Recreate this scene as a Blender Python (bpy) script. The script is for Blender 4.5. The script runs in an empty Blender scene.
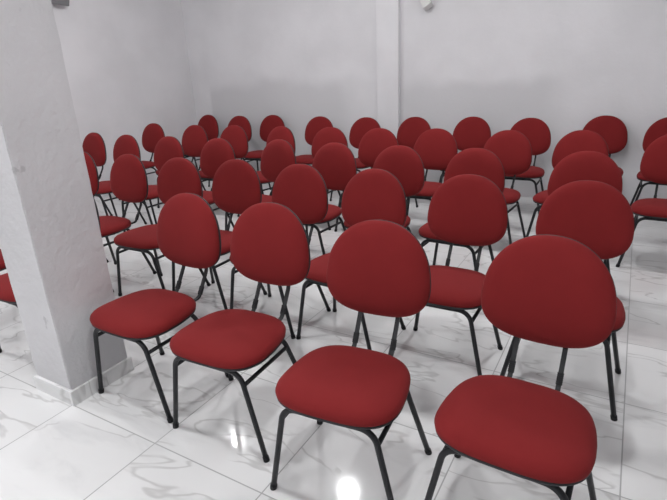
import bpy, bmesh, math, random
from mathutils import Matrix, Vector
random.seed(7)
S = bpy.context.scene
COL = S.collection
PI = math.pi

# ------------------------------------------------------------------ helpers
def obj(name, bm, mat, parent=None, smooth=True):
    me = bpy.data.meshes.new(name)
    bmesh.ops.recalc_face_normals(bm, faces=bm.faces[:])
    bm.to_mesh(me); bm.free()
    me.materials.append(mat)
    if smooth:
        for p in me.polygons: p.use_smooth = True
    o = bpy.data.objects.new(name, me)
    COL.objects.link(o)
    if parent: o.parent = parent
    return o

def struct(o):
    o['kind'] = 'structure'
    return o

def box(bm, x0, x1, y0, y1, z0, z1):
    v = [bm.verts.new((x, y, z)) for x in (x0, x1) for y in (y0, y1) for z in (z0, z1)]
    for f in ((0,1,3,2),(4,6,7,5),(0,4,5,1),(2,3,7,6),(0,2,6,4),(1,5,7,3)):
        bm.faces.new([v[i] for i in f])

def bevel(bm, w, seg=2):
    bmesh.ops.bevel(bm, geom=bm.edges[:], offset=w, segments=seg, affect='EDGES', profile=.5)

def loft(bm, rings, cap0=True, cap1=True):
    R = [[bm.verts.new(p) for p in r] for r in rings]
    n = len(R[0])
    for a, b in zip(R, R[1:]):
        for i in range(n):
            bm.faces.new((a[i], a[(i+1) % n], b[(i+1) % n], b[i]))
    if cap0: bm.faces.new(R[0][::-1])
    if cap1: bm.faces.new(R[-1])

def sweep(bm, pts, sec, up=Vector((0, 1, 0)), caps=(True, True)):
    """sweep the closed 2-D section along the polyline"""
    pts = [Vector(p) for p in pts]
    rings = []
    for i, p in enumerate(pts):
        a = pts[max(i-1, 0)]; b = pts[min(i+1, len(pts)-1)]
        t = (b-a).normalized()
        u = (up - t*up.dot(t)).normalized()
        v = t.cross(u)
        rings.append([p + u*s[0] + v*s[1] for s in sec])
    loft(bm, rings, *caps)

def circ(r, n=12): return [(r*math.cos(2*PI*i/n), r*math.sin(2*PI*i/n)) for i in range(n)]

def fillet(a, b, c, r, n=8):
    """points of a rounded corner a-b-c"""
    a, b, c = Vector(a), Vector(b), Vector(c)
    d1 = (a-b).normalized(); d2 = (c-b).normalized()
    ang = d1.angle(d2); k = r/math.tan(ang/2)
    p, q = b+d1*k, b+d2*k
    cen = b + (d1+d2).normalized()*(r/math.sin(ang/2))
    u, w = (p-cen), (q-cen); th = u.angle(w)
    return [(u*math.sin((1-t)*th)+w*math.sin(t*th))/math.sin(th)+cen for t in [i/n for i in range(n+1)]]

# ------------------------------------------------------------------ materials
def newmat(name, col, rough=.5, spec=.5, metal=0.0):
    m = bpy.data.materials.new(name); m.use_nodes = True
    b = m.node_tree.nodes['Principled BSDF']
    b.inputs['Base Color'].default_value = (*col, 1)
    b.inputs['Roughness'].default_value = rough
    b.inputs['Specular IOR Level'].default_value = spec
    b.inputs['Metallic'].default_value = metal
    return m, m.node_tree, b

class NT:
    def __init__(s, t): s.t = t
    def n(s, typ, **kw):
        nd = s.t.nodes.new(typ)
        for k, v in kw.items():
            if k.startswith('_'): setattr(nd, k[1:], v)
            else: nd.inputs[int(k[1:]) if k[0] == 'i' and k[1:].isdigit() else k].default_value = v
        return nd
    def l(s, a, b): s.t.links.new(a, b)
    def math(s, op, a, b=None, c=None, clamp=False):
        nd = s.t.nodes.new('ShaderNodeMath'); nd.operation = op; nd.use_clamp = clamp
        for i, x in enumerate((a, b, c)):
            if x is None: continue
            if isinstance(x, (int, float)): nd.inputs[i].default_value = x
            else: s.l(x, nd.inputs[i])
        return nd.outputs[0]
    def ramp(s, fac, a, b):
        nd = s.t.nodes.new('ShaderNodeMapRange'); nd.interpolation_type = 'SMOOTHSTEP'
        s.l(fac, nd.inputs[0]); nd.inputs[1].default_value = a; nd.inputs[2].default_value = b
        return nd.outputs[0]
    def mix(s, fac, a, b):
        nd = s.t.nodes.new('ShaderNodeMix'); nd.data_type = 'RGBA'
        if isinstance(fac, (int, float)): nd.inputs[0].default_value = fac
        else: s.l(fac, nd.inputs[0])
        for i, x in ((6, a), (7, b)):
            if isinstance(x, tuple): nd.inputs[i].default_value = (*x, 1)
            else: s.l(x, nd.inputs[i])
        return nd.outputs[2]

def fabric():
    m, t, b = newmat('red_fabric', (.30, .035, .04), .9, .15)
    N = NT(t); co = N.n('ShaderNodeTexCoord')
    nz = N.n('ShaderNodeTexNoise', Scale=9.0, Detail=3.0); N.l(co.outputs['Object'], nz.inputs['Vector'])
    c = N.mix(nz.outputs[0], FAB_A, FAB_B); N.l(c, b.inputs['Base Color'])
    wv = N.n('ShaderNodeTexNoise', Scale=420.0, Detail=2.0); N.l(co.outputs['Object'], wv.inputs['Vector'])
    bp = N.n('ShaderNodeBump', Strength=.25, Distance=.002); N.l(wv.outputs[0], bp.inputs['Height'])
    N.l(bp.outputs[0], b.inputs['Normal'])
    b.inputs['Sheen Weight'].default_value = .06; b.inputs['Sheen Roughness'].default_value = .5
    b.inputs['Sheen Tint'].default_value = (1, .55, .55, 1)
    return m

FAB_A, FAB_B = (.190, .0155, .0168), (.222, .0190, .0200)
M_FAB = fabric()

def metal_black():
    m, t, b = newmat('black_painted_steel', (.013, .014, .017), .45, .4)
    N = NT(t); co = N.n('ShaderNodeTexCoord')
    nz = N.n('ShaderNodeTexNoise', Scale=60.0, Detail=2.0); N.l(co.outputs['Object'], nz.inputs['Vector'])
    r = N.math('MULTIPLY_ADD', nz.outputs[0], .2, .36); N.l(r, b.inputs['Roughness'])
    return m
M_STEEL = metal_black()
def plastic(name, col, rough):
    m, t, b = newmat(name, col, rough, .4)
    N = NT(t); co = N.n('ShaderNodeTexCoord')
    nz = N.n('ShaderNodeTexNoise', Scale=200.0, Detail=1.0); N.l(co.outputs['Object'], nz.inputs['Vector'])
    bp = N.n('ShaderNodeBump', Strength=.1, Distance=.001); N.l(nz.outputs[0], bp.inputs['Height']); N.l(bp.outputs[0], b.inputs['Normal'])
    return m
M_SHELL = plastic('charcoal_plastic', (.03, .03, .034), .5)
M_RUBBER = plastic('black_rubber', (.012, .012, .014), .7)
M_WHITEP = plastic('white_plastic', (.78, .78, .76), .4)
M_GREYP = plastic('grey_plastic', (.22, .22, .23), .5)

def wall_mat(name, col, dark_zones=(), rough=.75, blotch=.04, bump=.25, chips=False):
    m, t, b = newmat(name, col, rough, .3)
    N = NT(t); co = N.n('ShaderNodeTexCoord')
    P = co.outputs['Object']
    nz = N.n('ShaderNodeTexNoise', Scale=1.6, Detail=5.0); N.l(P, nz.inputs['Vector'])
    c = N.mix(N.ramp(nz.outputs[0], .3, .7), tuple(x*(1-blotch) for x in col), tuple(min(1, x*(1+blotch)) for x in col))
    if dark_zones:  # lower wall zones mixed towards a darker tone, with wavering edges
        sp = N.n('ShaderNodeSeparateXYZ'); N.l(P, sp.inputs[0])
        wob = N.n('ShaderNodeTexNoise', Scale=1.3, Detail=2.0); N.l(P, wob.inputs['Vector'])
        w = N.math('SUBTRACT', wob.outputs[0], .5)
        for (x0, x1, z1, wa, e0, e1, ez) in dark_zones:
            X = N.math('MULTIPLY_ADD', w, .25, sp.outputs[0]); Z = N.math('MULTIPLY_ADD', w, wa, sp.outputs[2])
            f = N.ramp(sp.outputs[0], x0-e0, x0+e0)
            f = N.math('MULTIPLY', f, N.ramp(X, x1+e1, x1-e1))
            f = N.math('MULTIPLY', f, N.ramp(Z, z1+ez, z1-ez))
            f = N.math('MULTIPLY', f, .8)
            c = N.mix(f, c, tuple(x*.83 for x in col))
    if chips:                               # small knocks and scuffs in the plaster
        cn = N.n('ShaderNodeTexNoise', Scale=7.0, Detail=4.0, Roughness=.6); N.l(P, cn.inputs['Vector'])
        c = N.mix(N.math('MULTIPLY', N.ramp(cn.outputs[0], .665, .72), .5), c, tuple(x*.6 for x in col))
    N.l(c, b.inputs['Base Color'])
    n2 = N.n('ShaderNodeTexNoise', Scale=26.0, Detail=6.0); N.l(P, n2.inputs['Vector'])
    bp = N.n('ShaderNodeBump', Strength=bump, Distance=.01); N.l(n2.outputs[0], bp.inputs['Height']); N.l(bp.outputs[0], b.inputs['Normal'])
    return m
WALL = (.79, .78, .80)
M_WALL = wall_mat('painted_wall', WALL)
M_BACK = wall_mat('painted_wall_with_dark_zones', WALL, dark_zones=((-5.5, -3.15, 1.32, .50, .03, .20, .11), (-2.47, -.72, 1.27, .45, .03, .18, .10)))
M_COLUMN = wall_mat('painted_column', (.83, .82, .84), bump=.15)
M_PILLAR = wall_mat('rough_painted_plaster', (.68, .675, .69), blotch=.06, bump=.8, chips=True)
M_CEIL = wall_mat('ceiling_paint', (.8, .8, .8))

def marble(name, tile=True):
    m, t, b = newmat(name, (.8, .8, .8), .12, .5)
    N = NT(t); co = N.n('ShaderNodeTexCoord')
    P = co.outputs['Object']
    sp = N.n('ShaderNodeSeparateXYZ'); N.l(P, sp.inputs[0])
    TX, TY = .5665, .577
    u = N.math('DIVIDE', N.math('SUBTRACT', sp.outputs[0], .145), TX)
    v = N.math('DIVIDE', N.math('SUBTRACT', sp.outputs[1], 1.059), TY)
    iu = N.math('FLOOR', u); iv = N.math('FLOOR', v)
    cid = N.n('ShaderNodeCombineXYZ'); N.l(iu, cid.inputs[0]); N.l(iv, cid.inputs[1])
    wn = N.n('ShaderNodeTexWhiteNoise', _noise_dimensions='3D'); N.l(cid.outputs[0], wn.inputs['Vector'])
    off = N.n('ShaderNodeVectorMath', _operation='MULTIPLY'); N.l(wn.outputs['Color'], off.inputs[0]); off.inputs[1].default_value = (9, 9, 9)
    Q = N.n('ShaderNodeVectorMath', _operation='ADD'); N.l(P, Q.inputs[0]); N.l(off.outputs[0], Q.inputs[1])
    rot = N.n('ShaderNodeMapping'); rot.inputs['Rotation'].default_value = (0, 0, .9); rot.inputs['Scale'].default_value = (.9, 2.7, 1)
    N.l(Q.outputs[0], rot.inputs[0])
    # soft grey clouds
    n1 = N.n('ShaderNodeTexNoise', Scale=1.9, Detail=5.0, Roughness=.55, Distortion=.6); N.l(rot.outputs[0], n1.inputs['Vector'])
    cloud = N.ramp(n1.outputs[0], .50, .74)
    # thin veins: where a distorted noise crosses .5
    n2 = N.n('ShaderNodeTexNoise', Scale=1.6, Detail=3.5, Roughness=.5, Distortion=.45); N.l(rot.outputs[0], n2.inputs['Vector'])
    d = N.math('ABSOLUTE', N.math('SUBTRACT', n2.outputs[0], .5))
    vein = N.ramp(d, .017, .0)
    n3 = N.n('ShaderNodeTexNoise', Scale=2.3, Detail=2.0); N.l(rot.outputs[0], n3.inputs['Vector'])
    vein = N.math('MULTIPLY', vein, N.ramp(n3.outputs[0], .34, .52))
    c = N.mix(N.math('MULTIPLY', cloud, .42), (.85, .85, .85), (.58, .58, .59))
    c = N.mix(N.math('MULTIPLY', vein, .40), c, (.34, .33, .32))
    if tile:
        eu = N.math('MULTIPLY', N.math('SUBTRACT', .5, N.math('ABSOLUTE', N.math('SUBTRACT', N.math('FRACT', u), .5))), TX)
        ev = N.math('MULTIPLY', N.math('SUBTRACT', .5, N.math('ABSOLUTE', N.math('SUBTRACT', N.math('FRACT', v), .5))), TY)
        g = N.ramp(N.math('MINIMUM', eu, ev), .0034, .0016)
        c = N.mix(g, c, (.42, .42, .42))
        N.l(N.math('MULTIPLY_ADD', g, .5, .09), b.inputs['Roughness'])
        bp = N.n('ShaderNodeBump', Strength=.3, Distance=.002); N.l(N.math('SUBTRACT', 1.0, g), bp.inputs['Height']); N.l(bp.outputs[0], b.inputs['Normal'])
    N.l(c, b.inputs['Base Color'])
    return m
M_FLOOR = marble('polished_marble_tiles')
M_SKIRT = marble('marble_skirting', False)

def glow(name, strength, col=(.985, .99, 1.0)):
    m = bpy.data.materials.new(name); m.use_nodes = True
    t = m.node_tree; t.nodes.clear()
    e = t.nodes.new('ShaderNodeEmission'); o = t.nodes.new('ShaderNodeOutputMaterial')
    e.inputs[0].default_value = (*col, 1); e.inputs[1].default_value = strength
    t.links.new(e.outputs[0], o.inputs[0])
    return m
M_GLOW = glow('lit_lamp_diffuser', 270)

# ------------------------------------------------------------------ the room
XL, XR, YF, YB, H = -5.85, 3.4, -4.0, 5.82, 2.95
def slab(name, mat, *b):
    bm = bmesh.new(); box(bm, *b)
    return struct(obj(name, bm, mat, smooth=False))
slab('floor', M_FLOOR, XL-.15, XR+.15, YF-.15, YB+.15, -.1, 0)
slab('ceiling', M_CEIL, XL-.15, XR+.15, YF-.15, YB+.15, H, H+.1)
slab('wall_left', M_WALL, XL-.15, XL, YF-.15, YB+.15, 0, H)
slab('wall_right', M_WALL, XR, XR+.15, YF-.15, YB+.15, 0, H)
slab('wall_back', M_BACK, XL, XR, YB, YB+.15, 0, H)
slab('wall_front', M_WALL, XL, XR, YF-.15, YF, 0, H)

# column built into the back wall (part of the shell)
bm = bmesh.new(); box(bm, -2.725, -2.445, 5.755, YB, 0, H); bevel(bm, .004, 1)
struct(obj('trim_1', bm, M_COLUMN, smooth=False))

# free-standing pillar in the left foreground, with a tiled skirting
PX0, PX1, PY0, PY1 = -2.400, -2.116, 1.068, 1.387
def pillar_mesh():
    bm = bmesh.new(); box(bm, PX0, PX1, PY0, PY1, 0, H)
    bmesh.ops.subdivide_edges(bm, edges=[e for e in bm.edges if abs(e.verts[0].co.z-e.verts[1].co.z) > 1], cuts=60)
    rnd = random.Random(3)
    lev = {}
    for v in bm.verts:                      # the plaster arris is slightly uneven
        k = round(v.co.z, 3); lev.setdefault(k, (rnd.uniform(-.001, .001), rnd.uniform(-.001, .001)))
        if 0 < v.co.z < H: v.co.x += lev[k][0]; v.co.y += lev[k][1]
    ed = [e for e in bm.edges if abs(e.verts[0].co.z-e.verts[1].co.z) > .01]
    bmesh.ops.bevel(bm, geom=ed, offset=.004, segments=2, affect='EDGES')
    return bm
pl = struct(obj('pillar', pillar_mesh(), M_PILLAR, smooth=False))
bm = bmesh.new()
t = .013
def ring(o, z): return [(PX0-o, PY0-o, z), (PX1+o, PY0-o, z), (PX1+o, PY1+o, z), (PX0-o, PY1+o, z)]
loft(bm, [ring(-.012, 0), ring(t, 0), ring(t, .076), ring(t-.002, .078), ring(-.012, .078)], False, False)
sk = obj('skirting', bm, M_SKIRT, pl, smooth=False)

# ------------------------------------------------------------------ the chair
def spow(c, e): return math.copysign(abs(c)**e, c)
def out_back(n=56):
    """outline of the backrest: high round arch above, broader flatter base"""
    pts = []
    for i in range(n):
        a = 2*PI*i/n; c, s = math.cos(a), math.sin(a)
        e = .90 if s >= 0 else .75
        x, z = spow(c, e), spow(s, e)
        pts.append((x*(1-.125*z), z))
    mx = max(abs(p[0]) for p in pts)
    return [(p[0]/mx, p[1]) for p in pts]
def out_seat(n=64):
    pts = []
    for i in range(n):
        a = 2*PI*i/n
        x, y = spow(math.cos(a), .62), spow(math.sin(a), .62)
        if y > 0: x *= 1-.05*y; 
        x *= 1-.05*y
        pts.append((x, y))
    mx = max(abs(p[0]) for p in pts)
    return [(p[0]/mx, p[1]) for p in pts]

WB, HB, ZB, YBK, TILT = .422, .375, .723, .326, math.radians(9.2)
WS, DS, ZS = .446, .398, .469
def back_xf(x, y, z):
    """back-local (y towards the rear) to chair space, with the hollow of the back and its recline"""
    y = y - .22*x*x + .10*z*z
    return Vector((x, YBK + y*math.cos(TILT) + z*math.sin(TILT), ZB + z*math.cos(TILT) - y*math.sin(TILT)))

def pad(outline, w, d, prof, xf):
    """prof: (scale, depth) pairs from the centre of one face over the rim to the other"""
    bm = bmesh.new(); rings = []
    for s, dep in prof:
        rings.append([xf(o[0]*w/2*s, dep, o[1]*d/2*s) for o in outline])
    loft(bm, rings)
    return bm

def make_chair():
    root = bpy.data.objects.new('padded_chair', None); COL.objects.link(root)
    root.empty_display_size = .2
    ob = out_back(); os_ = out_seat()
    # backrest cushion: domed front (y<0), rolled rim, flat rear
    pr = [(.03, -.040), (.2, -.0395), (.4, -.038), (.58, -.0352), (.72, -.031), (.83, -.025), (.91, -.018), (.965, -.0095), (.993, -.001), (1, .004), (.995, .010), (.975, .014), (.9, .014), (.4, .014), (.03, .014)]
    bk = obj('backrest', pad(ob, WB, HB, pr, back_xf), M_FAB, root)
    pr = [(.03, .0145), (.5, .0145), (.965, .0145), (.990, .015), (1.000, .018), (.993, .023), (.96, .029), (.85, .033), (.4, .037), (.03, .037)]
    sh = obj('back_shell', pad(ob, WB, HB, pr, back_xf), M_SHELL, bk)
    sh['label'] = 'charcoal plastic shell behind the cushion'
    # seat cushion
    def sx(x, dep, y):
        front = max(0, (-y/(DS/2))-.55)
        return Vector((x, y, ZS - dep - .030*front*front - .004*(x/(WS/2))**2))
    pr = [(.03, 0), (.25, .0003), (.45, .0012), (.62, .0035), (.76, .007), (.87, .0125), (.94, .019), (.983, .028), (1, .038), (.994, .048), (.97, .053), (.5, .053), (.03, .053)]
    st = obj('seat', pad(os_, WS, DS, pr, sx), M_FAB, root)
    pr = [(.03, .0535), (.95, .0535), (.982, .054), (.986, .058), (.975, .062), (.9, .066), (.4, .067), (.03, .067)]
    sp = obj('seat_pan', pad(os_, WS, DS, pr, sx), M_SHELL, st)
    sp['label'] = 'charcoal edge and underside of the seat'
    # steel tube frame: an inverted U in front, another at the rear
    r = .0105; ztop = ZS-.083
    tops = {}
    for fy, ty, nm in ((-.156, -.160, 'front'), (.232, .135, 'rear')):
        for s in (-1, 1):
            foot = Vector((s*.241, fy, .004)); corner = Vector((s*.163, ty, ztop)); mid = Vector((s*.05, ty, ztop))
            pts = [foot, foot.lerp(corner, .5)] + fillet(foot, corner, mid, .062) + [Vector((s*.080, ty, ztop))]
            bm = bmesh.new(); sweep(bm, pts, circ(r))
            lg = obj('leg', bm, M_STEEL, root)
            dirv = (corner-foot).normalized()
            bm = bmesh.new()
            p0 = foot - dirv*.004; 
            sweep(bm, [Vector((p0.x, p0.y, 0)), p0+dirv*.006, p0+dirv*.018, p0+dirv*.02], circ(.0130))
            obj('foot_cap', bm, M_RUBBER, lg)
            tops[(nm, s)] = foot.lerp(corner, .865)
        bm = bmesh.new(); sweep(bm, [(-.081, ty, ztop), (0, ty, ztop), (.081, ty, ztop)], circ(r))
        obj('crossbar', bm, M_STEEL, root)
    for s in (-1, 1):
        a, b = tops[('front', s)], tops[('rear', s)]
        bm = bmesh.new(); sweep(bm, [a, a.lerp(b, .5), b], circ(.0085, 10), up=Vector((0, 0, 1)))
        obj('side_stretcher', bm, M_STEEL, root)
    # two flat steel uprights from under the seat to the rear of the back
    sec = [(-.005, -.008), (.005, -.008), (.005, .008), (-.005, .008)]
    for s in (-1, 1):
        x = s*.079
        z0 = ZS-.0715
        c0 = Vector((x, .02, z0)); c1 = Vector((x, .262, z0)); e = back_xf(x, .042, -.20); e2 = back_xf(x, .042, -.02)
        pts = [c0, Vector((x, .1, z0))] + fillet(c0, c1, e, .03) + fillet(c1, e, e2, .06, 5) + [e2]
        bm = bmesh.new(); sweep(bm, pts, [(q[1], q[0]) for q in sec], up=Vector((1, 0, 0)))
        up_ = obj('back_support', bm, M_STEEL, root, smooth=False)
        bm = bmesh.new()                                   # ribbed sleeve at the foot of the upright
        p = fillet(c0, c1, e, .03)[-1]; dv = (e-c1).normalized(); pts = []
        rings = []
        for k in range(13):
            q = p + dv*(.002+.0035*k); g = .0012 if k % 2 else 0
            w, h = .0092+g, .0065+g
            n = dv.cross(Vector((1, 0, 0)))
            rings.append([q+Vector((a, 0, 0))+n*b for a, b in ((-w, -h), (w, -h), (w, h), (-w, h))])
        loft(bm, rings)
        obj('ribbed_sleeve', bm, M_RUBBER, up_, smooth=False)
    return root

CH = {'A1': [-1.842, 1.345, 0.2],
 'A2': [-1.319, 1.342, 2.81],
 'A3': [-0.737, 1.276, 5.19],
 'A4': [-0.179, 1.326, -1.98],
 'B0': [-3.326, 2.172, -0.95],
 'B1': [-2.749, 2.165, 2.14],
 'B2': [-2.276, 2.225, 0.6],
 'B3': [-1.755, 2.205, -1.6],
 'B4': [-1.242, 2.197, -2.8],
 'B5': [-0.682, 2.203, 0.23],
 'B6': [-0.131, 2.231, -0.39],
 'C0': [-5.193, 3.192, -3.15],
 'C1': [-4.543, 3.118, -2.05],
 'C2': [-3.905, 3.111, -1.78],
 'C3': [-3.244, 3.099, 0.34],
 'C4': [-2.653, 3.158, -9.43],
 'C5': [-2.023, 3.086, -3.61],
 'C6': [-1.453, 3.066, -1.58],
 'C7': [-0.897, 3.077, -2.38],
 'C8': [-0.192, 3.112, 1.26],
 'D0': [-5.278, 4.122, -0.84],
 'D1': [-4.462, 4.03, -0.87],
 'D2': [-3.902, 4.076, -1.06],
 'D3': [-3.271, 4.059, -8.79],
 'D4': [-2.612, 4.064, 0.67],
 'D5': [-2.057, 4.055, 1.52],
 'D6': [-1.519, 4.108, -0.22],
 'D7': [-0.906, 4.086, -4.83],
 'D8': [-0.362, 4.173, -7.48],
 'D9': [0.306, 4.095, -2.0],
 'E1': [-5.411, 5.247, -2.23],
 'E2': [-4.7, 5.139, 1.6],
 'E3': [-4.227, 5.272, 1.2],
 'E4': [-3.375, 5.118, 1.61],
 'E5': [-2.692, 5.047, 1.27],
 'E6': [-2.129, 5.138, -0.83],
 'E7': [-1.48, 5.197, 0.52],
 'E8': [-0.873, 5.114, 0.57],
 'E9': [-0.217, 5.378, -0.26],
 'E10': [0.335, 5.288, -0.0],
 'A0': [-2.73, 1.322, 0.0],
 'Az': [-3.35, 1.34, -1.0],
 'Bz': [-3.91, 2.17, 1.0]}
LAB = {
 'A4': 'red padded chair, the largest and nearest in view, at right end of the front row',
 'A3': 'red padded chair in the front row, second from the right end',
 'A2': 'red padded chair in the front row, third from the right end',
 'A1': 'red padded chair in the front row, standing just right of the grey pillar',
 'A0': 'red padded chair behind the pillar, only its nearer lower seat showing at left edge',
 'Az': 'red padded chair behind the pillar, a sliver of its farther upper seat at left edge',
 'Bz': 'red padded chair in the second row, far left, half hidden by the grey pillar',
 'B0': 'red padded chair in the second row, second from left, seat cut by pillar',
 'B1': 'red padded chair directly behind the front-row chair that stands beside the grey pillar',
 'B2': 'red padded chair in the second row, fifth from the right end',
 'B3': 'red padded chair in the second row, fourth from the right end',
 'B4': 'red padded chair in the second row, third from the right end',
 'B5': 'red padded chair in the second row, second from the right end',
 'B6': 'red padded chair at right end of second row, right behind the largest front chair',
 'C8': 'red padded chair at right end of the third row, its top above two nearer backs',
 'C7': 'red padded chair in the third row, second from the right end',
 'C6': 'red padded chair in the third row, third from the right end',
 'C5': 'red padded chair in the third row, fourth from the right end',
 'C4': 'red padded chair in the third row, fifth from the right end',
 'C3': 'red padded chair in the third row, fourth from the left end',
 'C2': 'red padded chair in the third row, third from the left end',
 'C1': 'red padded chair in the third row, second from the left, near the left wall',
 'C0': 'red padded chair at left end of third row, against left wall by the pillar edge',
 'D9': 'red padded chair at right end of the fourth row, cut by the photo\'s right edge',
 'D8': 'red padded chair in the fourth row, second from the right end',
 'D7': 'red padded chair in the fourth row, third from the right end',
 'D6': 'red padded chair in the fourth row, fourth from the right end',
 'D5': 'red padded chair in the fourth row, fifth from the right end',
 'D4': 'red padded chair in the fourth row, fifth from the left end',
 'D3': 'red padded chair in the fourth row, fourth from the left end',
 'D2': 'red padded chair in the fourth row, third from the left end',
 'D1': 'red padded chair in the fourth row, second from the left end',
 'D0': 'red padded chair at left end of the fourth row, next to the left wall',
 'E1': 'red padded chair in the back row, tucked into the far left corner of the room',
 'E2': 'red padded chair in the back row, second from the corner',
 'E3': 'red padded chair in the back row, third from the corner',
 'E4': 'red padded chair in the back row, fourth from the corner',
 'E5': 'red padded chair in the back row, just left of the wall column',
 'E6': 'red padded chair in the back row, just right of the wall column',
 'E7': 'red padded chair in the back row, second to the right of the wall column',
 'E8': 'red padded chair in the back row, third to the right of the wall column',
 'E9': 'red padded chair in the back row, second from the right end, touching the back wall',
 'E10': 'red padded chair at right end of the back row, mostly outside the photo\'s right edge',
}
def copy_tree(o, parent=None):
    c = o.copy(); COL.objects.link(c)
    if parent: c.parent = parent
    for ch in o.children: copy_tree(ch, c)
    return c
proto = make_chair()
for i, (k, (x, y, a)) in enumerate(sorted(CH.items(), key=lambda kv: kv[0] != 'A4')):
    o = proto if i == 0 else copy_tree(proto)
    o.location = (x, y, 0); o.rotation_euler = (0, 0, math.radians(a))
    o['label'] = LAB[k]; o['category'] = 'chair'; o['group'] = 'red padded chairs set out in rows'

# ------------------------------------------------------------------ fixtures high on the walls
def fixture(name, label, loc, rz, tilt, roll, mat, body, arm):
    root = bpy.data.objects.new(name, None); COL.objects.link(root)
    root.location = loc; root.rotation_euler = (0, 0, rz)
    root['label'] = label; root['category'] = 'wall fixture'
    w, d, h = body
    rot = Matrix.Rotation(tilt, 4, 'X') @ Matrix.Rotation(roll, 4, 'Y')
    bm = bmesh.new(); box(bm, -w/2, w/2, -d/2, d/2, -h/2, h/2); bevel(bm, min(w, d, h)*.12, 3)
    bm.transform(Matrix.Translation((0, -arm, 0)) @ rot); obj('body', bm, mat, root, smooth=False)
    bm = bmesh.new(); sweep(bm, [(0, -arm, 0), (0, -arm*.5, .01), (0, -.008, .012)], circ(.011), up=Vector((0, 0, 1)))
    obj('arm', bm, mat, root)
    bm = bmesh.new(); sweep(bm, [(0, -.010, .012), (0, 0, .012)], circ(.03, 20), up=Vector((0, 0, 1)))
    obj('mounting_plate', bm, mat, root)
    return root
fixture('wall_fixture', 'small white boxy fixture high on the back wall, right of the column', (-2.115, YB, 2.095), 0, -.35, -.55, M_WHITEP, (.10, .09, .12), .065)
fixture('wall_fixture', 'small grey fixture high on the left wall, above the pillar\'s edge', (XL, 3.86, 2.315), PI/2, .35, .05, M_GREYP, (.22, .10, .07), .07)

# ------------------------------------------------------------------ ceiling lamps (they light the room and glint in the floor)
def ceiling_lamp(x, y, label):
    root = bpy.data.objects.new('ceiling_lamp', None); COL.objects.link(root)
    root.location = (x, y, H); root['label'] = label; root['category'] = 'lamp'; root['group'] = 'round ceiling lamps'
    bm = bmesh.new()
    sweep(bm, [(0, 0, 0), (0, 0, -.018), (0, 0, -.022)], circ(.105, 32)); obj('base', bm, M_WHITEP, root)
    bm = bmesh.new(); n = 32; rings = []
    for k in range(8):
        a = k/7*PI/2*.97
        rings.append([(.074*math.cos(a)*math.cos(2*PI*i/n), .074*math.cos(a)*math.sin(2*PI*i/n), -.0222-.05*math.sin(a)) for i in range(n)])
    loft(bm, rings); obj('diffuser', bm, M_GLOW, root)
LX = (-3.78, -2.14, -.45)
for y in (3.66, .9, -2.0):
    for x in LX:
        ceiling_lamp(x, y, 'round white ceiling lamp out of the frame, mirrored in the floor' if (y == 3.66 and x < -2) else 'round white ceiling lamp overhead outside the frame')

# ------------------------------------------------------------------ camera
cam = bpy.data.cameras.new('camera'); co = bpy.data.objects.new('camera', cam); COL.objects.link(co)
yaw, pit, rol = (math.radians(v) for v in (30.884, 19.908, -2.626))
co.matrix_world = Matrix.Translation((0, 0, 1.4482)) @ Matrix.Rotation(yaw, 4, 'Z') @ Matrix.Rotation(PI/2-pit, 4, 'X') @ Matrix.Rotation(rol, 4, 'Z')
cam.sensor_width = 36; cam.lens = 36*497.12/667; cam.clip_start = .02
S.camera = co

w = bpy.data.worlds.new('world'); S.world = w; w.use_nodes = True
w.node_tree.nodes['Background'].inputs[0].default_value = (.5, .5, .5, 1)
w.node_tree.nodes['Background'].inputs[1].default_value = .0
vs = S.view_settings
vs.view_transform = 'Standard'; vs.look = 'None'; vs.gamma = 1; vs.use_curve_mapping = False
vs.exposure = 0.14
